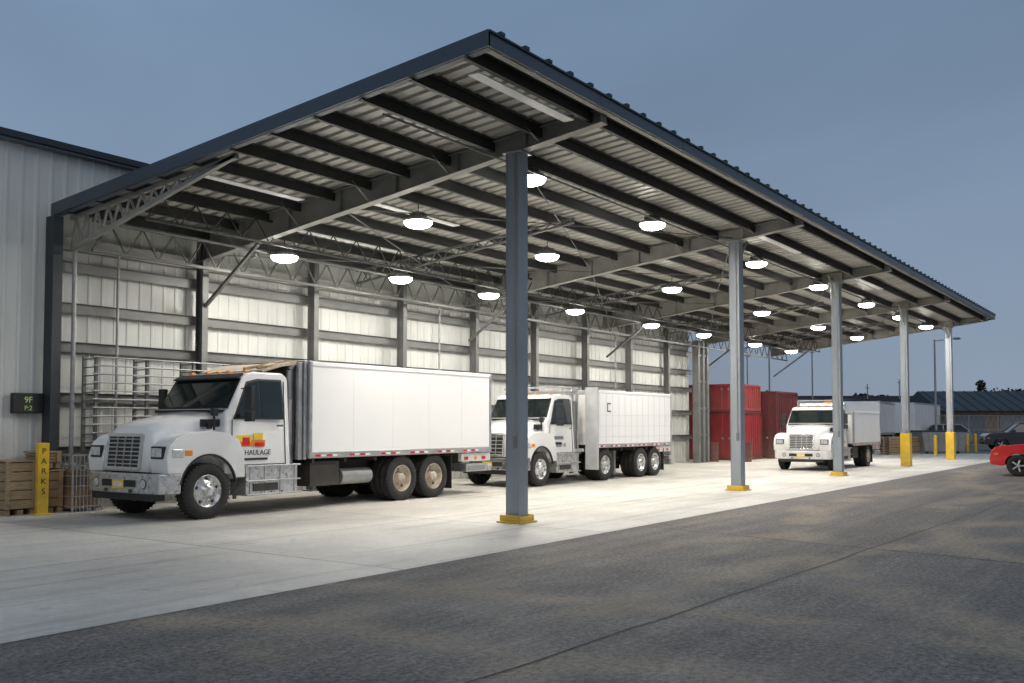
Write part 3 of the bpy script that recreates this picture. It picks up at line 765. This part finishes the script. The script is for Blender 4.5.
container('shipping_container',(46.6,16.9,.006),0,3.2,2.4,3.4,'maroon','maroon')
a=cw(766,60); container('shipping_container',(a[0],a[1],.0),R(-50),3.2,2.4,2.7,'greycont')
def trailer(loc,rz,L_=10,H=3.3):
    e=empty('parked_trailer',loc,rz); b=MB()
    b.box(0,L_,0,2.5,1.1,H,'boxwhite'); b.box(-.02,L_+.02,-.02,.06,1.05,1.2,'rail'); b.box(-.02,L_+.02,-.02,.06,H-.1,H+.02,'rail')
    b.box(1.8,1.9,.3,.4,0,1.1,'frame'); b.box(1.8,1.9,2.1,2.2,0,1.1,'frame'); b.box(1,L_-.2,.8,1.7,.85,1.1,'frame')
    for x in (L_-2.6,L_-1.4): wheel(b,x,.05,1,'alloy'); wheel(b,x,2.45,-1,'alloy')
    x=1.2
    while x<L_: b.box(x-.01,x+.01,-.006,.0,1.2,H-.1,'rail'); x+=1.2
    b.build('trailer_body',e)
trailer((*cw(880,60),.004),R(8),9,3.2)
trailer((*cw(795,68),.004),R(-15),8,3.5)
trailer((*cw(915,72),.004),R(0),9,3.4)
e=empty('storage_building',(*cw(862,98),0),R(-57)); b=MB()
b.box(0,7,0,6,0,4.2,'lightcont'); b.box(-.2,7.2,-.2,6.2,4.2,4.4,'shedroof')
for x in (1,3.2,5.0): b.box(x,x+1.3,-.03,.0,0,2.6,'greycont')
x=.1
while x<6.9: b.box(x,x+.05,-.02,.0,2.7,3.6,'greycont'); x+=.3
b.build('walls_roof_and_doors',e)
e=empty('dark_roof_shed',(*cw(945,88),0),R(-56)); b=MB()
b.box(0,26,0,10,0,3.1,'tan'); 
vs=[(-.5,-.6,3.0),(26.5,-.6,3.0),(26.5,5,5.0),(-.5,5,5.0),(26.5,10.6,3.0),(-.5,10.6,3.0)]
b.add(vs,[(0,1,2,3),(3,2,4,5),(0,3,5),(1,4,2),(0,5,4,1)],'shedroof')
for x in range(1,26,4): b.box(x,x+2.6,-.04,.0,0,2.5,'slate' if x%8==1 else 'greycont')
for x in range(0,27,1): b.beam((x,-.6,3.02),(x,5,5.02),.06,.06,'shedroof')
b.build('walls_roof_and_doors',e)
e=empty('chain_link_fence',(*cw(765,78),0),R(-54)); b=MB()
for i in range(12): b.rod((i*2.4,0,0),(i*2.4,0,2.5),.035,'galv',6)
for z in (.1,1.3,2.45): b.rod((0,0,z),(26.4,0,z),.02,'galv',6)
i=0
while i<26/.4:
    x=i*.4; b.beam((x,0,.1),(x+ .9,0,2.45),.008,.008,'galv'); b.beam((x+.9,.01,.1),(x,.01,2.45),.008,.008,'galv'); i+=1
b.build('posts_and_mesh',e)
e=empty('dumpster',(*cw(925,56),0),R(-50)); b=MB()
b.prism([(0,.15),(-.2,1.3),(2.6,1.3),(2.4,.15)],0,1.5,'greycont'); b.box(-.25,2.65,-.05,1.55,1.3,1.38,'black')
for x in (.2,.8,1.4,2.0): b.box(x,x+.08,-.04,0,.2,1.3,'greycont')
for x in (.2,2.1): 
    for y in (.2,1.3): b.rod((x,y-.03,.08),(x,y+.03,.08),.08,'black',10)
b.build('bin_and_lid',e,bevel=.01)
for px,Z,k in ((935,52,'yellow'),(975,60,'yellow'),(967,60,'yellow'),(760,50,'yellow')):
    e=empty('safety_bollard',(*cw(px,Z),0)); b=MB(); b.rod((0,0,0),(0,0,1.1),.09,k,12); b.rod((0,0,1.1),(0,0,1.16),.09,k,12,.03); b.build('post',e)
for px,Z in ((905,56),(890,54),(955,66)):
    e=empty('pallet_stack',(*cw(px,Z),0),R(-30)); b=MB()
    for i in range(7):
        z=i*.15
        for y in (0,.45,.9): b.box(0,1.2,y,y+.1,z,z+.09,'wood')
        for x in (0,.22,.44,.66,.88,1.1): b.box(x,x+.1,0,1,z+.09,z+.12,'wood')
    b.build('pallets',e)
for px,Z in ((703,44),(712,44.2),(745,44)):
    e=empty('steel_drum',(*cw(px,Z),.004)); b=MB(); b.rod((0,0,0),(0,0,.88),.29,'maroon',18)
    for z in (.02,.3,.58,.86): b.rod((0,0,z-.015),(0,0,z+.015),.305,'maroon',18)
    b.build('drum',e)
for px,Z,h,arm in ((770,80,8.5,1),(813,90,9.0,0),(936,70,8.0,1),(748,95,9,0),(868,100,6,0),(900,110,7,0)):
    e=empty('street_lamp',(*cw(px,Z),0)); b=MB(); b.rod((0,0,0),(0,0,h),.1,'galv',8,.06)
    if arm: b.rod((0,0,h-.1),(1.2,-1.2,h+.1),.04,'galv',6); b.box(1.0,1.6,-1.5,-1.1,h+.05,h+.17,'greycont')
    else: b.rod((-.7,0,h-.4),(.7,0,h-.4),.05,'galv',6)
    b.build('pole_and_head',e)
def tree(px,Z,h,w):
    x,y=cw(px,Z); e=empty('tree',(x,y,0)); b=MB()
    b.rod((0,0,0),(0,0,h*.55),.22,'bark',8,.1)
    for i in range(6):
        t=random.random()*6.28; b.rod((0,0,h*.35+i*.2),(math.cos(t)*w*.35,math.sin(t)*w*.35,h*.6+random.random()*h*.15),.08,'bark',6,.03)
    b.build('trunk',e)
    b=MB()
    cl=[(random.gauss(0,w*.22),random.gauss(0,w*.22),h*.62+random.gauss(0,h*.13),.5+random.random()*w*.18) for _ in range(16)]
    for cx,cy_,cz,r in cl:
        for _ in range(90):
            d=Vector((random.gauss(0,1),random.gauss(0,1),random.gauss(0,1))).normalized()*r*(random.random()**.4)
            c=Vector((cx,cy_,cz))+d; a1=Vector((random.gauss(0,1),random.gauss(0,1),random.gauss(0,1))).normalized()*.22; a2=a1.cross(Vector((random.random(),random.random(),random.random()))).normalized()*.18
            b.add([c-a1,c+a2,c+a1,c-a2],[(0,1,2,3)],'leaf')
    b.build('crown',e,recalc=False)
for px,Z,h,w in ((985,130,8.3,6),(1010,140,7.5,6),(1040,135,8,7),(965,150,6.5,5)): tree(px,Z,h,w)
b=MB()
for i in range(260):
    px=560+i*3.2; Z=230+random.random()*25; x,y=cw(px,Z); h=5+3*random.random()+2*math.sin(i*.21)
    for _ in range(26):
        c=Vector((x+random.gauss(0,2),y+random.gauss(0,2),abs(random.random())**.7*h)); a1=Vector((random.gauss(0,1),random.gauss(0,1),random.gauss(0,1))).normalized()*1.0; a2=a1.cross(Vector((random.random(),random.random(),1))).normalized()*.8
        b.add([c-a1,c+a2,c+a1,c-a2],[(0,1,2,3)],'leaf')
b.build('distant_tree_line',recalc=False)
for px,Z,L_,H,k in ((640,180,30,6,'lightcont'),(800,150,24,6,'greycont'),(1060,160,30,5,'lightcont')):
    e=empty('distant_warehouse',(*cw(px,Z),0),R(-54)); b=MB(); b.box(0,L_,0,12,0,H,k); b.box(-.3,L_+.3,-.3,12.3,H,H+.3,'shedroof')
    for x in range(2,int(L_)-3,5): b.box(x,x+3,-.05,0,0,3.2,'slate')
    b.build('walls_and_doors',e)

# ------------------------------------------------------------ world, sun, camera
w=bpy.data.worlds.new('World'); scene.world=w; w.use_nodes=True; nt=w.node_tree; N=nt.nodes; L=nt.links
bg=N['Background']; sky=N.new('ShaderNodeTexSky'); sky.sky_type='NISHITA'; sky.sun_disc=False; sky.sun_elevation=R(8); sky.sun_rotation=R(215)
sc=N.new('ShaderNodeVectorMath'); sc.operation='SCALE'; L.new(sky.outputs[0],sc.inputs[0]); sc.inputs['Scale'].default_value=.05
tc=N.new('ShaderNodeTexCoord'); sx=N.new('ShaderNodeSeparateXYZ'); L.new(tc.outputs['Generated'],sx.inputs[0])
cr=N.new('ShaderNodeValToRGB'); L.new(sx.outputs['Z'],cr.inputs[0]); el=cr.color_ramp.elements
el[0].position=0; el[0].color=(.30,.375,.50,1); el[1].position=.6; el[1].color=(.20,.32,.50,1)
x=el.new(.15); x.color=(.27,.36,.50,1)
n=N.new('ShaderNodeTexNoise'); n.inputs['Scale'].default_value=1.7; n.inputs['Detail'].default_value=4; n.inputs['Roughness'].default_value=.5; n.inputs['Distortion'].default_value=.4
mp=N.new('ShaderNodeMapping'); mp.inputs['Scale'].default_value=(1,1,2.5); L.new(tc.outputs['Generated'],mp.inputs[0]); L.new(mp.outputs[0],n.inputs['Vector'])
r=N.new('ShaderNodeMapRange'); r.inputs['From Min'].default_value=.3; r.inputs['From Max'].default_value=.7; r.inputs['To Min'].default_value=.88; r.inputs['To Max'].default_value=1.13; L.new(n.outputs['Fac'],r.inputs['Value'])
s2=N.new('ShaderNodeVectorMath'); s2.operation='SCALE'; L.new(cr.outputs[0],s2.inputs[0]); L.new(r.outputs[0],s2.inputs['Scale'])
mx=N.new('ShaderNodeMix'); mx.data_type='RGBA'; mx.inputs[0].default_value=.85; L.new(sc.outputs[0],mx.inputs[6]); L.new(s2.outputs[0],mx.inputs[7])
L.new(mx.outputs[2],bg.inputs['Color']); bg.inputs['Strength'].default_value=.85
s=bpy.data.lights.new('sun','SUN'); s.energy=.6; s.angle=R(40); s.color=(1,.93,.85)
so=bpy.data.objects.new('sun',s); COL.objects.link(so)
so.rotation_euler=Vector((.55,.6,-.75)).to_track_quat('-Z','Y').to_euler()
cam=bpy.data.cameras.new('camera'); co=bpy.data.objects.new('camera',cam); COL.objects.link(co); scene.camera=co
co.location=(0,0,1.7); co.rotation_euler=(R(90+2.5),0,R(35.5-90)); cam.sensor_width=36; cam.lens=36*950/1024
cam.shift_y=42/1024; cam.clip_end=2000; cam.clip_start=.1
